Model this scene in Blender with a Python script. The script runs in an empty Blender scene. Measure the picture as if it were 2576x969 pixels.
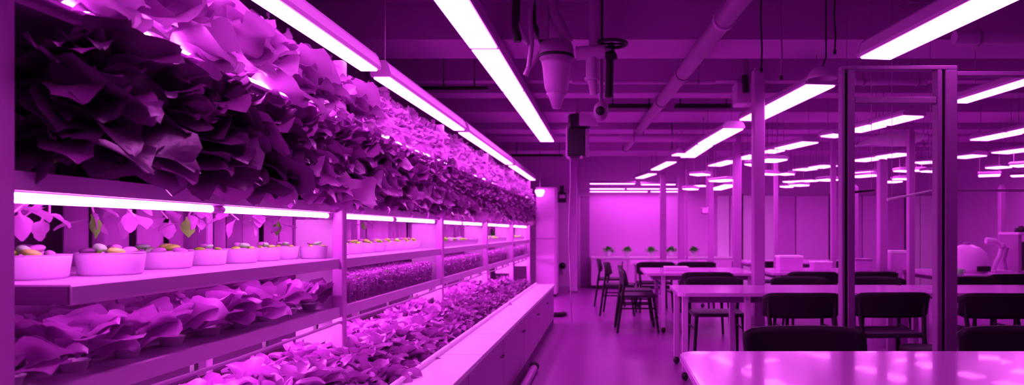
import bpy, math, random
from mathutils import Vector, Matrix, Euler
R = math.radians
PI = math.pi
sc = bpy.context.scene
COL = sc.collection
rnd = random.Random(7)
F, VX, VY, EYE = 1700.0, 1530.0, 583.0, 1.25      # focal length and vanishing point for a 2576 x 969 picture


def at(px, py, Y):
    return Vector(((px - VX) / F * Y, Y, EYE - (py - VY) / F * Y))


def at_h(px, py, h):
    """point at height h above the eye"""
    Y = h * F / (VY - py)
    return Vector(((px - VX) / F * Y, Y, EYE + h))


# ---------------------------------------------------------------- materials: magenta of the lamps partly mixed into the base colours
MATS = {}


def mat(name, col, rough=0.5, metal=0.0, bump=0.0, bscale=40.0, vary=0.0, vscale=6.0, spec=0.5, trans=0.0, coat=0.0):
    m = bpy.data.materials.new(name)
    m.use_nodes = True
    nt = m.node_tree
    b = nt.nodes['Principled BSDF']
    b.inputs['Base Color'].default_value = (*col, 1)
    b.inputs['Roughness'].default_value = rough
    b.inputs['Metallic'].default_value = metal
    b.inputs['Specular IOR Level'].default_value = spec
    b.inputs['Coat Weight'].default_value = coat
    tc = nt.nodes.new('ShaderNodeTexCoord')
    if vary:
        n = nt.nodes.new('ShaderNodeTexNoise')
        n.inputs['Scale'].default_value = vscale
        n.inputs['Detail'].default_value = 4
        nt.links.new(tc.outputs['Object'], n.inputs['Vector'])
        r = nt.nodes.new('ShaderNodeMix')
        r.data_type = 'RGBA'
        r.inputs[6].default_value = (*[c * (1 - vary) for c in col], 1)
        r.inputs[7].default_value = (*[min(1, c * (1 + vary)) for c in col], 1)
        nt.links.new(n.outputs['Fac'], r.inputs[0])
        nt.links.new(r.outputs[2], b.inputs['Base Color'])
    if bump:
        n2 = nt.nodes.new('ShaderNodeTexNoise')
        n2.inputs['Scale'].default_value = bscale
        nt.links.new(tc.outputs['Object'], n2.inputs['Vector'])
        bp = nt.nodes.new('ShaderNodeBump')
        bp.inputs['Strength'].default_value = bump
        bp.inputs['Distance'].default_value = 0.01
        nt.links.new(n2.outputs['Fac'], bp.inputs['Height'])
        nt.links.new(bp.outputs['Normal'], b.inputs['Normal'])
    if trans:
        t = nt.nodes.new('ShaderNodeBsdfTranslucent')
        t.inputs['Color'].default_value = (*col, 1)
        mx = nt.nodes.new('ShaderNodeMixShader')
        mx.inputs[0].default_value = trans
        out = nt.nodes['Material Output']
        nt.links.new(b.outputs[0], mx.inputs[1])
        nt.links.new(t.outputs[0], mx.inputs[2])
        nt.links.new(mx.outputs[0], out.inputs['Surface'])
    MATS[name] = m
    return m


LIGHT = (1.0, 0.15, 1.0)


def emit(name, s, col=LIGHT):
    m = bpy.data.materials.new(name)
    m.use_nodes = True
    b = m.node_tree.nodes['Principled BSDF']
    b.inputs['Base Color'].default_value = (.8, .8, .8, 1)
    b.inputs['Emission Color'].default_value = (*col, 1)
    b.inputs['Emission Strength'].default_value = s
    MATS[name] = m
    return m


mat('white', (.78, .42, .80), .38, bump=.03)
mat('shelf', (.74, .50, .76), .32, vary=.05, vscale=3)
mat('ledge', (.86, .80, .88), .35)
mat('post', (.70, .32, .72), .35, vary=.06, vscale=2)
mat('steel', (.24, .07, .26), .4, .1)
mat('housing', (.62, .30, .64), .35)
mat('dark', (.010, .003, .011), .55)
mat('chair_plastic', (.012, .003, .013), .55, bump=.04, bscale=60, spec=.3)
mat('chair_wood', (.03, .008, .034), .5, spec=.35)
mat('floor', (.28, .05, .30), .30, vary=.16, vscale=1.2, bump=.02, bscale=2)
mat('ceiling', (.46, .16, .48), .75, vary=.06, vscale=.7)
mat('beam', (.54, .20, .56), .7, vary=.05)
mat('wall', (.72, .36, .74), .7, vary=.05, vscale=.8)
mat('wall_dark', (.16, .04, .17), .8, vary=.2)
mat('back_panel', (.45, .14, .46), .6, vary=.12, vscale=3)
mat('table', (.66, .30, .70), .16, vary=.05, vscale=2, coat=.2)
mat('pipe', (.36, .12, .37), .5, vary=.15, vscale=5)
mat('pipe_pale', (.60, .26, .62), .5, vary=.1, vscale=5)
mat('cabinet_front', (.40, .10, .42), .35, vary=.06)
mat('soil', (.05, .02, .03), .9, bump=.4)
mat('gravel', (.22, .70, .08), .8, vary=.6, vscale=60, bump=.5, bscale=80)
mat('bowl', (.80, .74, .84), .30)
mat('strip_a', (.50, .17, .52), .55, vary=.1)
mat('strip_b', (.34, .10, .36), .55, vary=.1)
mat('strip_c', (.66, .27, .68), .5, vary=.1)
mat('peb_mustard', (.22, 1.0, .02), .5, vary=.25, vscale=20)
mat('peb_orange', (.36, 1.0, .08), .5, vary=.25, vscale=20)
mat('peb_pink', (.46, .25, .48), .5, vary=.2, vscale=20)
mat('peb_dark', (.10, .03, .10), .4, vary=.3, vscale=20)
mat('peb_pale', (.34, 1.0, .34), .5, vary=.2, vscale=20)
mat('leaf_pale', (.54, .24, .56), .38, vary=.22, vscale=9, trans=.35, bump=.15, bscale=50)
mat('leaf_frill', (.66, .34, .68), .4, vary=.22, vscale=9, trans=.4, bump=.15, bscale=50)
mat('leaf_broad', (.48, .16, .50), .36, vary=.25, vscale=9, trans=.35, bump=.15, bscale=50)
mat('leaf_mid', (.40, .12, .42), .40, vary=.28, vscale=9, trans=.3, bump=.15, bscale=50)
mat('leaf_unlit', (.13, .028, .14), .30, vary=.4, vscale=9, trans=.15, bump=.15, bscale=50)  # lack of lamplight on the middle shelf put into the leaf colour
mat('leaf_deep', (.36, .09, .37), .32, vary=.35, vscale=9, trans=.2, bump=.15, bscale=50)
mat('leaf_lime', (.16, 1.0, .05), .45, vary=.2, vscale=20, trans=.3)  # yellow-green leaf highlights, put into the colour of a few small leaves
mat('stem', (.50, .30, .45), .5)
mat('green_leaf', (.05, .55, .03), .5, trans=.2)
emit('lamp_glow', 9.5)
emit('rack_glow', 9.5)
emit('tube_glow', 42.0)
emit('far_glow', 14.0)
emit('wall_glow', 9.5)
emit('planter_fill_glow', 65.0)
emit('leaf_fill_glow', 15.0)
mat('column', (.48, .17, .50), .45, vary=.06, vscale=2)


# ---------------------------------------------------------------- mesh builder
class MB:
    def __init__(s):
        s.v, s.f, s.sm, s.mi = [], [], [], []

    def add(s, vs, fs, smooth=False, mi=0):
        b = len(s.v)
        s.v.extend([tuple(v) for v in vs])
        for f in fs:
            s.f.append([b + i for i in f])
            s.sm.append(smooth)
            s.mi.append(mi)

    def box(s, lo, hi, mi=0, bev=0.0):
        x0, y0, z0 = lo
        x1, y1, z1 = hi
        if bev <= 0:
            vs = [(x0, y0, z0), (x1, y0, z0), (x1, y1, z0), (x0, y1, z0), (x0, y0, z1), (x1, y0, z1), (x1, y1, z1), (x0, y1, z1)]
            s.add(vs, [(3, 2, 1, 0), (4, 5, 6, 7), (0, 1, 5, 4), (1, 2, 6, 5), (2, 3, 7, 6), (3, 0, 4, 7)], mi=mi)
        else:       # chamfered box: three stacked rings with cut corners
            def ring(z, d):
                b = bev
                return [(x0 + d + b, y0 + d, z), (x1 - d - b, y0 + d, z), (x1 - d, y0 + d + b, z), (x1 - d, y1 - d - b, z),
                        (x1 - d - b, y1 - d, z), (x0 + d + b, y1 - d, z), (x0 + d, y1 - d - b, z), (x0 + d, y0 + d + b, z)]
            vs = ring(z0, bev * .7) + ring(z0 + bev, 0) + ring(z1 - bev, 0) + ring(z1, bev * .7)
            fs = [tuple(range(7, -1, -1)), tuple(range(24, 32))]
            for k in range(3):
                for i in range(8):
                    j = (i + 1) % 8
                    fs.append((k * 8 + i, k * 8 + j, k * 8 + 8 + j, k * 8 + 8 + i))
            s.add(vs, fs, mi=mi)
        return s

    def prism(s, prof, y0, y1, mi=0, smooth=False):
        """profile in x,z extruded along y"""
        n = len(prof)
        vs = [(x, y0, z) for x, z in prof] + [(x, y1, z) for x, z in prof]
        s.add(vs, [tuple(range(n))[::-1], tuple(range(n, 2 * n))], mi=mi)
        s.add(vs, [(i, (i + 1) % n, n + (i + 1) % n, n + i) for i in range(n)], smooth, mi)
        return s

    def slab(s, poly, z0, z1, mi=0):
        n = len(poly)
        vs = [(x, y, z0) for x, y in poly] + [(x, y, z1) for x, y in poly]
        s.add(vs, [tuple(range(n))[::-1], tuple(range(n, 2 * n))], mi=mi)
        s.add(vs, [(i, (i + 1) % n, n + (i + 1) % n, n + i) for i in range(n)], mi=mi)
        return s

    def tube(s, pts, r, n=8, mi=0, caps=True):
        pts = [Vector(p) for p in pts]
        rs = r if isinstance(r, (list, tuple)) else [r] * len(pts)
        vs, fs = [], []
        up = None
        for i, p in enumerate(pts):
            d = (pts[min(i + 1, len(pts) - 1)] - pts[max(i - 1, 0)]).normalized()
            if up is None:
                up = Vector((0, 0, 1)) if abs(d.z) < .9 else Vector((1, 0, 0))
            u = (up - d * up.dot(d))
            if u.length < 1e-4:
                u = Vector((0, 1, 0)) - d * d.y
            u.normalize()
            w = d.cross(u)
            up = u
            for k in range(n):
                a = 2 * PI * k / n
                vs.append(p + (u * math.cos(a) + w * math.sin(a)) * rs[i])
        for i in range(len(pts) - 1):
            for k in range(n):
                k2 = (k + 1) % n
                fs.append((i * n + k, i * n + k2, (i + 1) * n + k2, (i + 1) * n + k))
        s.add(vs, fs, True, mi)
        if caps:
            m = (len(pts) - 1) * n
            s.add(vs, [tuple(range(n))[::-1], tuple(range(m, m + n))], False, mi)
        return s

    def lathe(s, prof, n=24, c=(0, 0, 0), sx=1, sy=1, mi=0, smooth=True):
        vs, fs = [], []
        for r, z in prof:
            for k in range(n):
                a = 2 * PI * k / n
                vs.append((c[0] + r * sx * math.cos(a), c[1] + r * sy * math.sin(a), c[2] + z))
        for i in range(len(prof) - 1):
            for k in range(n):
                k2 = (k + 1) % n
                fs.append((i * n + k, i * n + k2, (i + 1) * n + k2, (i + 1) * n + k))
        s.add(vs, fs, smooth, mi)
        return s

    def sph(s, c, r, n=10, m=7, mi=0, warp=0, rg=None):
        vs, fs = [], []
        rx, ry, rz = r if isinstance(r, (tuple, list)) else (r, r, r)
        ph = [rg.uniform(0, 6) for _ in range(3)] if rg else (0, 0, 0)
        for i in range(m + 1):
            t = PI * i / m
            for k in range(n):
                a = 2 * PI * k / n
                x, y, z = math.sin(t) * math.cos(a), math.sin(t) * math.sin(a), math.cos(t)
                q = 1 + warp * (math.sin(2 * x + ph[0]) + math.sin(3 * y + ph[1]) + math.sin(2.5 * z + ph[2])) / 3
                vs.append((c[0] + rx * x * q, c[1] + ry * y * q, c[2] + rz * z * q))
        for i in range(m):
            for k in range(n):
                k2 = (k + 1) % n
                fs.append((i * n + k, (i + 1) * n + k, (i + 1) * n + k2, i * n + k2))
        s.add(vs, fs, True, mi)
        return s

    def mesh(s, name, mats):
        me = bpy.data.meshes.new(name)
        me.from_pydata(s.v, [], s.f)
        me.polygons.foreach_set('use_smooth', s.sm)
        me.polygons.foreach_set('material_index', s.mi)
        for m in (mats if isinstance(mats, (list, tuple)) else [mats]):
            me.materials.append(MATS[m])
        me.update()
        return me

    def build(s, name, mats, parent=None, loc=None):
        return link(name, s.mesh(name, mats), parent, loc)


def link(name, data, parent=None, loc=None, rot=None, scale=None):
    o = bpy.data.objects.new(name, data)
    COL.objects.link(o)
    if parent:
        o.parent = parent
    if loc is not None:
        o.location = loc
    if rot is not None:
        o.rotation_euler = rot
    if scale is not None:
        o.scale = scale
    return o


def tag(o, label, cat, group=None, kind=None):
    o['label'] = label
    o['category'] = cat
    if group:
        o['group'] = group
    if kind:
        o['kind'] = kind
    return o


def thing(name, label, cat, loc=(0, 0, 0), rz=0, group=None):
    o = link(name, None, None, loc, (0, 0, rz))
    o.empty_display_size = .1
    return tag(o, label, cat, group)


def struct(name, mb, m):
    o = mb.build(name, m)
    o['kind'] = 'structure'
    return o


def copy_tree(root, loc, rz=0, label=None, group=None, scale=None):
    c = root.copy()
    COL.objects.link(c)
    c.location = loc
    c.rotation_euler = (0, 0, rz)
    if scale:
        c.scale = scale
    if label:
        c['label'] = label
    if group:
        c['group'] = group
    kids = [k for k in root.children]
    for k in kids:
        d = k.copy()
        COL.objects.link(d)
        d.parent = c
        for g in list(k.children):
            e = g.copy()
            COL.objects.link(e)
            e.parent = d
    return c


ORD = ['first', 'second', 'third', 'fourth', 'fifth', 'sixth', 'seventh', 'eighth', 'ninth', 'tenth', 'eleventh', 'twelfth',
       'thirteenth', 'fourteenth', 'fifteenth', 'sixteenth', 'seventeenth', 'eighteenth']


def box_thing(name, lo, hi, m, label, cat, group=None, bev=0.004):
    c = ((lo[0] + hi[0]) / 2, (lo[1] + hi[1]) / 2, lo[2])
    mb = MB()
    mb.box([a - b for a, b in zip(lo, c)], [a - b for a, b in zip(hi, c)], bev=bev)
    return tag(mb.build(name, m, None, c), label, cat, group)


# ---------------------------------------------------------------- setting
X0, X1, Y0, Y1, ZC = -2.55, 7.8, -2.2, 15.3, 3.1
struct('floor', MB().box((X0, Y0, -.1), (X1, Y1, 0)), 'floor')
struct('ceiling', MB().box((X0, Y0, ZC), (X1, Y1, ZC + .1)), 'ceiling')
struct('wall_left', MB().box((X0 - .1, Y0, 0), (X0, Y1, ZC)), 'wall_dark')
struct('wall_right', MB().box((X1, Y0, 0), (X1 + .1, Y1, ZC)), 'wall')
struct('wall_back', MB().box((X0, Y1, 0), (X1, Y1 + .1, ZC)), 'wall')
struct('wall_front', MB().box((X0, Y0 - .1, 0), (X1, Y0, ZC)), 'wall')
for i, (a, b, z) in enumerate([(2.6, 3.1, 2.85), (5.45, 6.05, 2.80), (7.2, 7.35, 2.86), (7.55, 7.85, 2.80), (8.75, 9.6, 2.80), (9.85, 10.3, 2.74),
                            (11.0, 11.7, 2.80), (12.6, 13.5, 2.76)]):
    struct('ceiling_beam_%d' % (i + 1), MB().box((X0 + .001, a, z), (X1 - .001, b, ZC - .001)), 'beam')
# soffit over the far left corner and the dark wall strip below it
struct('trim_1', MB().box((-2.5, 13.6, 2.12), (-.75, 15.29, ZC - .002)), 'beam')
struct('baseboard_back', MB().box((-.70, 15.26, 0), (X1 - .01, 15.298, .09)), 'strip_b')

# door in the far wall beside the column
d = MB().box((-.62, 15.24, 0.005), (-.42, 15.29, 2.05), bev=.004).build('door_1', 'strip_b')
d['kind'] = 'structure'
struct('trim_2', MB().box((-.68, 15.2, 0), (-.625, 15.295, 2.75)), 'post')


# ---------------------------------------------------------------- lamps
def make_lamp(name, p0, p1, w, t, glow, label, group=None, wires=(), caps=True, hmat='housing', ztop=ZC):
    p0, p1 = Vector(p0), Vector(p1)
    mid = (p0 + p1) / 2
    L = (p1 - p0).length
    yaw = math.atan2(-(p1.x - p0.x), (p1.y - p0.y))
    r = thing(name, label, 'lamp', mid, yaw, group)
    h = L / 2
    a = w / 2
    prof = [(-a - .008, .0), (-a - .014, .02), (-a * .95, t * .75), (-a * .6, t), (a * .6, t), (a * .95, t * .75), (a + .014, .02), (a + .008, .0)]
    MB().prism(prof, -h, h).build('housing', hmat, r)
    MB().box((-a, -h + .012, -.012), (a, h - .012, .002), bev=.004).build('diffuser', glow, r)
    if caps:
        pc = [(x * 1.03, z * 1.04 - .001) for x, z in prof]
        for y in (-h, h):
            MB().prism(pc, y - .008, y + .008).build('end_cap', hmat, r)
    for f in wires:
        MB().tube([(0, f * h, t - .005), (0, f * h, ztop - mid.z - .02)], .004, 6).build('suspension_wire', 'pipe', r)
    return r


# row above the rack (lit trough lamps over the front of the rack)
RL = 'white glowing trough lamp over the rack, '
zl = EYE + .975
rows = [((-1.44, .5), (-1.435, 4.07), 'nearest of the row, running out of the picture', ()),
        ((-1.43, 4.25), (-1.42, 6.45), 'second from the camera, hung on a thin cable', (-.93,)),
        ((-1.42, 6.62), (-1.42, 9.7), 'third from the camera', ()),
        ((-1.42, 9.95), (-1.42, 12.7), 'fourth and farthest, above the end of the plants', ())]
for i, (a, b, s, wv) in enumerate(rows):
    make_lamp('trough_lamp', (a[0], a[1], zl), (b[0], b[1], zl), .10, .10, 'rack_glow', RL + s, wires=wv)
# row over the aisle
ML = 'wide white lamp in the aisle row, '
zm = EYE + 1.40
for a, b, s, wv in [(.6, 5.13, 'nearest of four, cut by the top edge', (.2,)), (5.18, 6.70, 'second from the camera', ()),
                    (6.75, 8.34, 'third from the camera', (.6,)), (8.39, 10.45, 'farthest of the four', (.8,))]:
    make_lamp('ceiling_lamp', (-.945, a, zm), (-.945, b, zm), .205, .16, 'lamp_glow', ML + s, wires=wv)


def px_lamp(a, b, h, w, t, label, name='ceiling_lamp', wires=(-.85, .85), group=None, glow='lamp_glow', caps=True):
    ha = h
    p0, p1 = at_h(a[0], a[1], ha), at_h(b[0], b[1], ha)
    if p0.y > p1.y:
        p0, p1 = p1, p0
    return make_lamp(name, p0, p1, w, t, glow, label, group, wires, caps)


px_lamp((3300, -393), (2200, 146), 1.15, .21, .12, 'large wide ceiling lamp at the upper right, nearest over the tables', wires=(.4,))
px_lamp((2066, 213), (1888, 302), 1.27, .26, .09, 'wide ceiling lamp under the dome reflector, crossing behind the thick post', wires=(-.9, .85))
R1 = [((1846, 323), (1776, 362)), ((1773, 365), (1730, 395)), ((1717, 386), (1702, 391)), ((1690, 407), (1648, 427)), ((1642, 437), (1608, 448))]
for i, (a, b) in enumerate(R1):
    px_lamp(a, b, 1.15 if i < 4 else 1.12, .22 if i < 2 else .16, .08,
            ['ceiling lamp just beyond the wide one under the dome, same receding row', 'short ceiling lamp with its end over a slim white post',
             'tiny bright ceiling lamp above a short post, far in the aisle side row', 'slim far lamp low in the aisle side row, left of the posts',
             'last lamp of the aisle side row, close to the far wall'][i])
R2 = [((2300, 291), (2216, 313)), ((2209, 315), (2143, 331)), ((2116, 338), (2080, 344)), ((2040, 357), (1966, 374)), ((1957, 377), (1929, 384)),
      ((1903, 390), (1866, 400)), ((1846, 404), (1797, 417))]
for i, (a, b) in enumerate(R2):
    px_lamp(a, b, 1.15, .23, .07, 'narrow ceiling lamp, %s from the right in the long row seen through the metal frame' % ORD[i],
            )
px_lamp((2600, 199), (2412, 257), 1.15, .14, .08, 'ceiling lamp right of the tall double post, cut by the right edge', wires=(.5,))
R4 = [((2551, 334), (2461, 352)), ((2640, 315), (2557, 333))]
for i, (a, b) in enumerate(R4):
    px_lamp(a, b, 1.15, .24, .07, ['slim ceiling lamp low at the right, ending short of the right edge', 'slim ceiling lamp at the right edge, end to end with another'][i])
R5 = [((2281, 386), (2221, 395)), ((2214, 397), (2157, 405)), ((2089, 416), (2051, 422)), ((2041, 424), (2010, 428)),
      ((2600, 374), (2512, 385)), ((2466, 390), (2408, 397)), ((2351, 407), (2306, 410))]
for i, (a, b) in enumerate(R5):
    px_lamp(a, b, 1.12, .30, .06, 'small far ceiling lamp %s' % [
        'behind the frame, right of the pair under the tapered duct', 'behind the frame, left of the pair under the tapered duct',
        'just left of the frame post, nearer of two', 'left of the frame post, farther of two',
        'at the right edge under the end to end pair', 'right of the tall double post at mid height', 'against the left side of the tall double post'][i])
R6 = [((2206, 432), (2146, 437)), ((2206, 440), (2146, 445)), ((2097, 451), (2066, 454)), ((2534, 419), (2491, 423)), ((2590, 415), (2547, 418)),
      ((2518, 440), (2460, 442)), ((2590, 441), (2542, 443)), ((1779, 438), (1743, 440)), ((1841, 452), (1797, 456)), ((1775, 467), (1748, 468)),
      ((1841, 465), (1797, 477)), ((1750, 475), (1724, 476)), ((1897, 414), (1879, 415)), ((1958, 400), (1928, 407)), ((1944, 437), (1926, 439)),
      ((1991, 437), (1962, 439)), ((1991, 469), (1967, 470)), ((2024, 465), (1997, 467)), ((2052, 454), (1975, 458)), ((2281, 429), (2262, 431)),
      ((2351, 430), (2332, 432)), ((2320, 428), (2303, 430)), ((2255, 456), (2232, 459)), ((2276, 449), (2262, 451))]
for i, (a, b) in enumerate(R6):
    dy = VY - (a[1] + b[1]) / 2
    h = min(1.0, dy * 14.0 / F) * (1 - .09 * (i % 3))
    px_lamp(a, b, h, .26, .05, 'tiny glowing lamp among the crowded farthest lamps below the ceiling', group='tiny lamps of the farthest rows',
            name='far_lamp', glow='far_glow', caps=False)
# transverse wall-washing lamps in front of the far wall
for i, (xa, xb, py, Y) in enumerate([(1483, 1598, 462, 14.15), (1612, 1700, 464, 14.15), (1483, 1573, 475, 14.6), (1576, 1660, 475, 14.6), (1663, 1722, 475, 14.6), (1483, 1630, 482, 14.95), (1636, 1712, 482, 14.95)]):
    p0, p1 = at(xa, py, Y), at(xb, py, Y)
    make_lamp('wall_lamp', p0, p1, .11, .05, 'wall_glow', 'lengthwise lamp over the pale far wall, %s' % [
        'thick left piece of the top line', 'right piece of the top line', 'left piece of the middle line', 'middle piece of the middle line',
        'right piece of the middle line', 'left piece of the bottom line', 'right piece of the bottom line'][i], hmat='housing')

# ---------------------------------------------------------------- the rack
XF, XB = -1.5, -2.25
posts_y = [1.655, 3.77, 6.02, 8.24, 10.47, 12.7]
zA, zB, zC_, zD = EYE + .60, EYE + .135, EYE - .147, EYE - .43     # top faces of the four shelves
zP0 = EYE - .778
rack = thing('grow_rack', 'long white multi tier plant rack along the left wall', 'rack', (XF, 1.65, 0))


def rk(mb, name, m, par=rack):
    o = mb.build(name, m, par)
    o.matrix_parent_inverse = Matrix.Translation((-XF, -1.65, 0))
    return o


for i, y in enumerate(posts_y):
    if i == 0:
        rk(MB().box((-1.585, y - .03, zP0), (-1.475, y + .03, 2.2), bev=.006), 'post', 'post')
    else:
        rk(MB().box((-1.53, y - .03, zP0 if y < 9 else 0), (-1.468, y + .03, 2.2), bev=.006), 'post', 'post')
        rk(MB().box((-1.76, y + .036, .60), (-1.52, y + .056, zB - .068)), 'side_panel', 'ledge')
        rk(MB().box((-2.2, y - .02, 2.08), (-1.54, y + .02, 2.13)), 'cross_bar', 'white')
    rk(MB().box((XB - .03, y - .03, 0), (XB + .03, y + .03, 2.12), bev=.006), 'rear_post', 'post')
for i in range(5):
    a, b = posts_y[i] + .038, posts_y[i + 1] - .038
    if i == 0:
        a = posts_y[0] + .032
    # upper tray: slab with a raised lip
    prof = lambda zt, t, lip: [(XB, zt - t), (XF, zt - t), (XF, zt + lip), (XF - .012, zt + lip), (XF - .012, zt), (XB, zt)]
    rk(MB().prism(prof(zA, .018, .0), a, b), 'tray', 'shelf')
    rk(MB().prism([(XB, zB - .015), (XF - .012, zB - .015), (XF - .012, zB - .03), (XF, zB - .03), (XF, zB + .02), (XF - .012, zB + .02), (XF - .012, zB), (XB, zB)], a, b), 'tray', 'shelf')
    if i == 0:
        a2 = 1.87
    else:
        a2 = a
    t = rk(MB().prism([(XB, zC_ - .02), (XF - .002, zC_ - .02), (XF - .002, zC_ - .058), (XF + .012, zC_ - .058), (XF + .016, zC_ - .05), (XF + .016, zC_ - .006), (XF + .01, zC_), (XB, zC_)], a2, b), 'tray', 'shelf')
    if i == 0:
        rk(MB().box((XF - .17, a2 - .006, zC_ - .056), (XF + .010, a2 + .001, zC_ - .004), bev=.002), 'end_plate', 'wall_dark', t)
        for k in list(t.children):
            k.matrix_parent_inverse = Matrix.Identity(4)
    rk(MB().prism([(XB, zD - .02), (XF - .002, zD - .02), (XF - .002, zD - .045), (XF + .018, zD - .045), (XF + .018, zD + .012), (XF - .006, zD + .012), (XF - .006, zD), (XB, zD)], a, b), 'tray', 'shelf')
    rk(MB().box((XF - .12, a, zD - .022), (XF - .03, b, zD - .0195)), 'tray_liner', 'dark')
    # thin pipe under the lower tray
    rk(MB().tube([(XF + .012, a - .02, zD - .072), (XF + .012, (a + b) / 2, zD - .082), (XF + .012, b + .02, zD - .072)], .008, 8), 'water_pipe', 'shelf')
    for k in range(4):
        yy = a + (b - a) * (k + .5) / 4
        rk(MB().box((XF - .012, yy - .012, zD - .085), (XF + .004, yy + .012, zD - .031)), 'clip', 'dark')
rk(MB().box((XB - .05, 1.7, .55), (XB - .035, 12.7, zC_ - .06)), 'back_panel', 'back_panel')
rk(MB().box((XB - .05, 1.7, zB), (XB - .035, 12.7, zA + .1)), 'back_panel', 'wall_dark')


def tube_lamp(label, y0, y1, x, z, r=.013, up=False, group=None, glow='tube_glow'):
    t = thing('tube_lamp', label, 'lamp', (x, (y0 + y1) / 2, z), 0, group)
    h = (y1 - y0) / 2
    MB().tube([(0, -h + .03, 0), (0, h - .03, 0)], r, 10).build('tube', glow, t)
    for s in (-1, 1):
        MB().tube([(0, s * h, 0), (0, s * (h - .035), 0)], r * 1.25, 10).build('end_cap', 'white', t)
    s = -1 if up else 1
    z0, z1 = sorted((s * (r + .002), s * (r + .018)))
    MB().box((-.022, -h, z0), (.022, h, z1), bev=.003).build('batten', 'white', t)
    return t


BAY = ['the nearest bay', 'the second bay', 'the third bay', 'the fourth bay', 'the last bay']
for i in range(5):
    a, b = posts_y[i] + (.062 if i else .045), posts_y[i + 1] - .045
    m = a + (b - a) * .47
    tube_lamp('glowing tube lamp under the middle shelf, near half of %s' % BAY[i], a, m - .004, XF - .038, zB - .048, .012)
    tube_lamp('glowing tube lamp under the middle shelf, far half of %s' % BAY[i], m + .004, b, XF - .038, zB - .048, .012)
    tube_lamp('thin bright tube on the upper shelf edge between leaves in %s' % BAY[i], a, b, XF + .006, zA + .031, .010, up=True)
    tube_lamp('unseen tube added under the lower tray of %s to light the planter leaves' % BAY[i], a, b, XF - .075, zD - .055, .012, glow='planter_fill_glow')  # hidden tubes added to brighten the planter leaves and ledge
    tube_lamp('unseen tube added under the bowl shelf of %s to light the lower leaves' % BAY[i], a + (.20 if i == 0 else 0), b, XF - .06, zC_ - .050, .010, glow='leaf_fill_glow')  # extra tubes kept out of sight behind the lip, brightening the tray plants

# strip curtain behind the bowls
cur = thing('strip_curtain', 'hanging strips of uneven width behind the bowls on the rack', 'curtain', (-2.36, 1.7, 0))
y = 1.75
k = 0
while y < 12.6:
    w = rnd.choice([.05, .08, .11, .14, .18, .2]) * (1 if y < 7 else 1.8)
    if y > 4.6 or rnd.random() < .8:
        vs, fs = [], []
        n = 7
        ph = rnd.uniform(-.012, .012)
        for q in range(n):
            u = q / (n - 1)
            bx = .03 * math.sin(PI * u) + ph
            for (dx, zz) in ((0, .92), (0, 1.45), (-.006, 1.45), (-.006, .92)):
                vs.append((bx + dx, y - 1.7 + u * w, zz))
        for q in range(n - 1):
            for e in range(4):
                e2 = (e + 1) % 4
                fs.append((q * 4 + e, q * 4 + e2, q * 4 + 4 + e2, q * 4 + 4 + e))
        mb = MB()
        mb.add(vs, fs, True)
        mb.build('strip', rnd.choice(['strip_a', 'strip_a', 'strip_b', 'strip_c']), cur)
        k += 1
    y += w + rnd.choice([.004, .01, .02, .05 if y < 3.6 else .01])

# ---------------------------------------------------------------- planter bench
pb = thing('planter_bench', 'long low planter bench with a broad pale ledge beside the aisle', 'planter', (-.98, 1.2, 0))


def pk(mb, name, m):
    o = mb.build(name, m, pb)
    o.matrix_parent_inverse = Matrix.Translation((.98, -1.2, 0))
    return o


zP = EYE - .72
PE = 9.27
ys = [1.2, 3.0, 3.95, 4.75, 5.6, 6.6, 7.7, PE]
for i in range(7):
    pk(MB().box((-.985, ys[i] + .007, zP - .03), (-.730, ys[i + 1] - .007, zP), bev=.003), 'ledge', 'ledge')
pk(MB().prism([(-1.00, zP - .06), (-.975, zP - .06), (-.972, zP + .012), (-.982, zP + .02), (-1.00, zP + .02)], 1.2, PE), 'inner_lip', 'ledge')
pk(MB().box((-2.2, 1.2, .02), (-1.001, PE, zP - .06)), 'soil_bed', 'soil')
yy = [1.2, 2.4, 3.6, 4.8, 6.0, 7.2, 8.3, PE]
for i in range(7):
    f = pk(MB().box((-.775, yy[i] + .003, .06), (-.745, yy[i + 1] - .003, zP - .032), bev=.003), 'front_panel', 'cabinet_front')
    hnd = MB().tube([(-.745, yy[i + 1] - .12, .38), (-.728, yy[i + 1] - .12, .38), (-.728, yy[i + 1] - .05, .38), (-.745, yy[i + 1] - .05, .38)], .004, 6).build('handle', 'dark', f)
pk(MB().box((-.79, 1.2, 0), (-.77, PE, .06)), 'plinth', 'wall_dark')
pk(MB().box((-.97, PE - .02, .0), (-.75, PE, zP - .031)), 'end_panel', 'cabinet_front')
# floor pipe with a black cap along the bench
fp = thing('floor_pipe', 'pale floor pipe with a black end ball along the planter bench', 'pipe', (-.66, 2, .035))
MB().tube([(0, 0, 0), (0, 4.0, 0)], .033, 12).build('pipe', 'cabinet_front', fp)
MB().sph((0, 4.04, .01), .045, 12, 8).build('cap', 'dark', fp)


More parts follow.
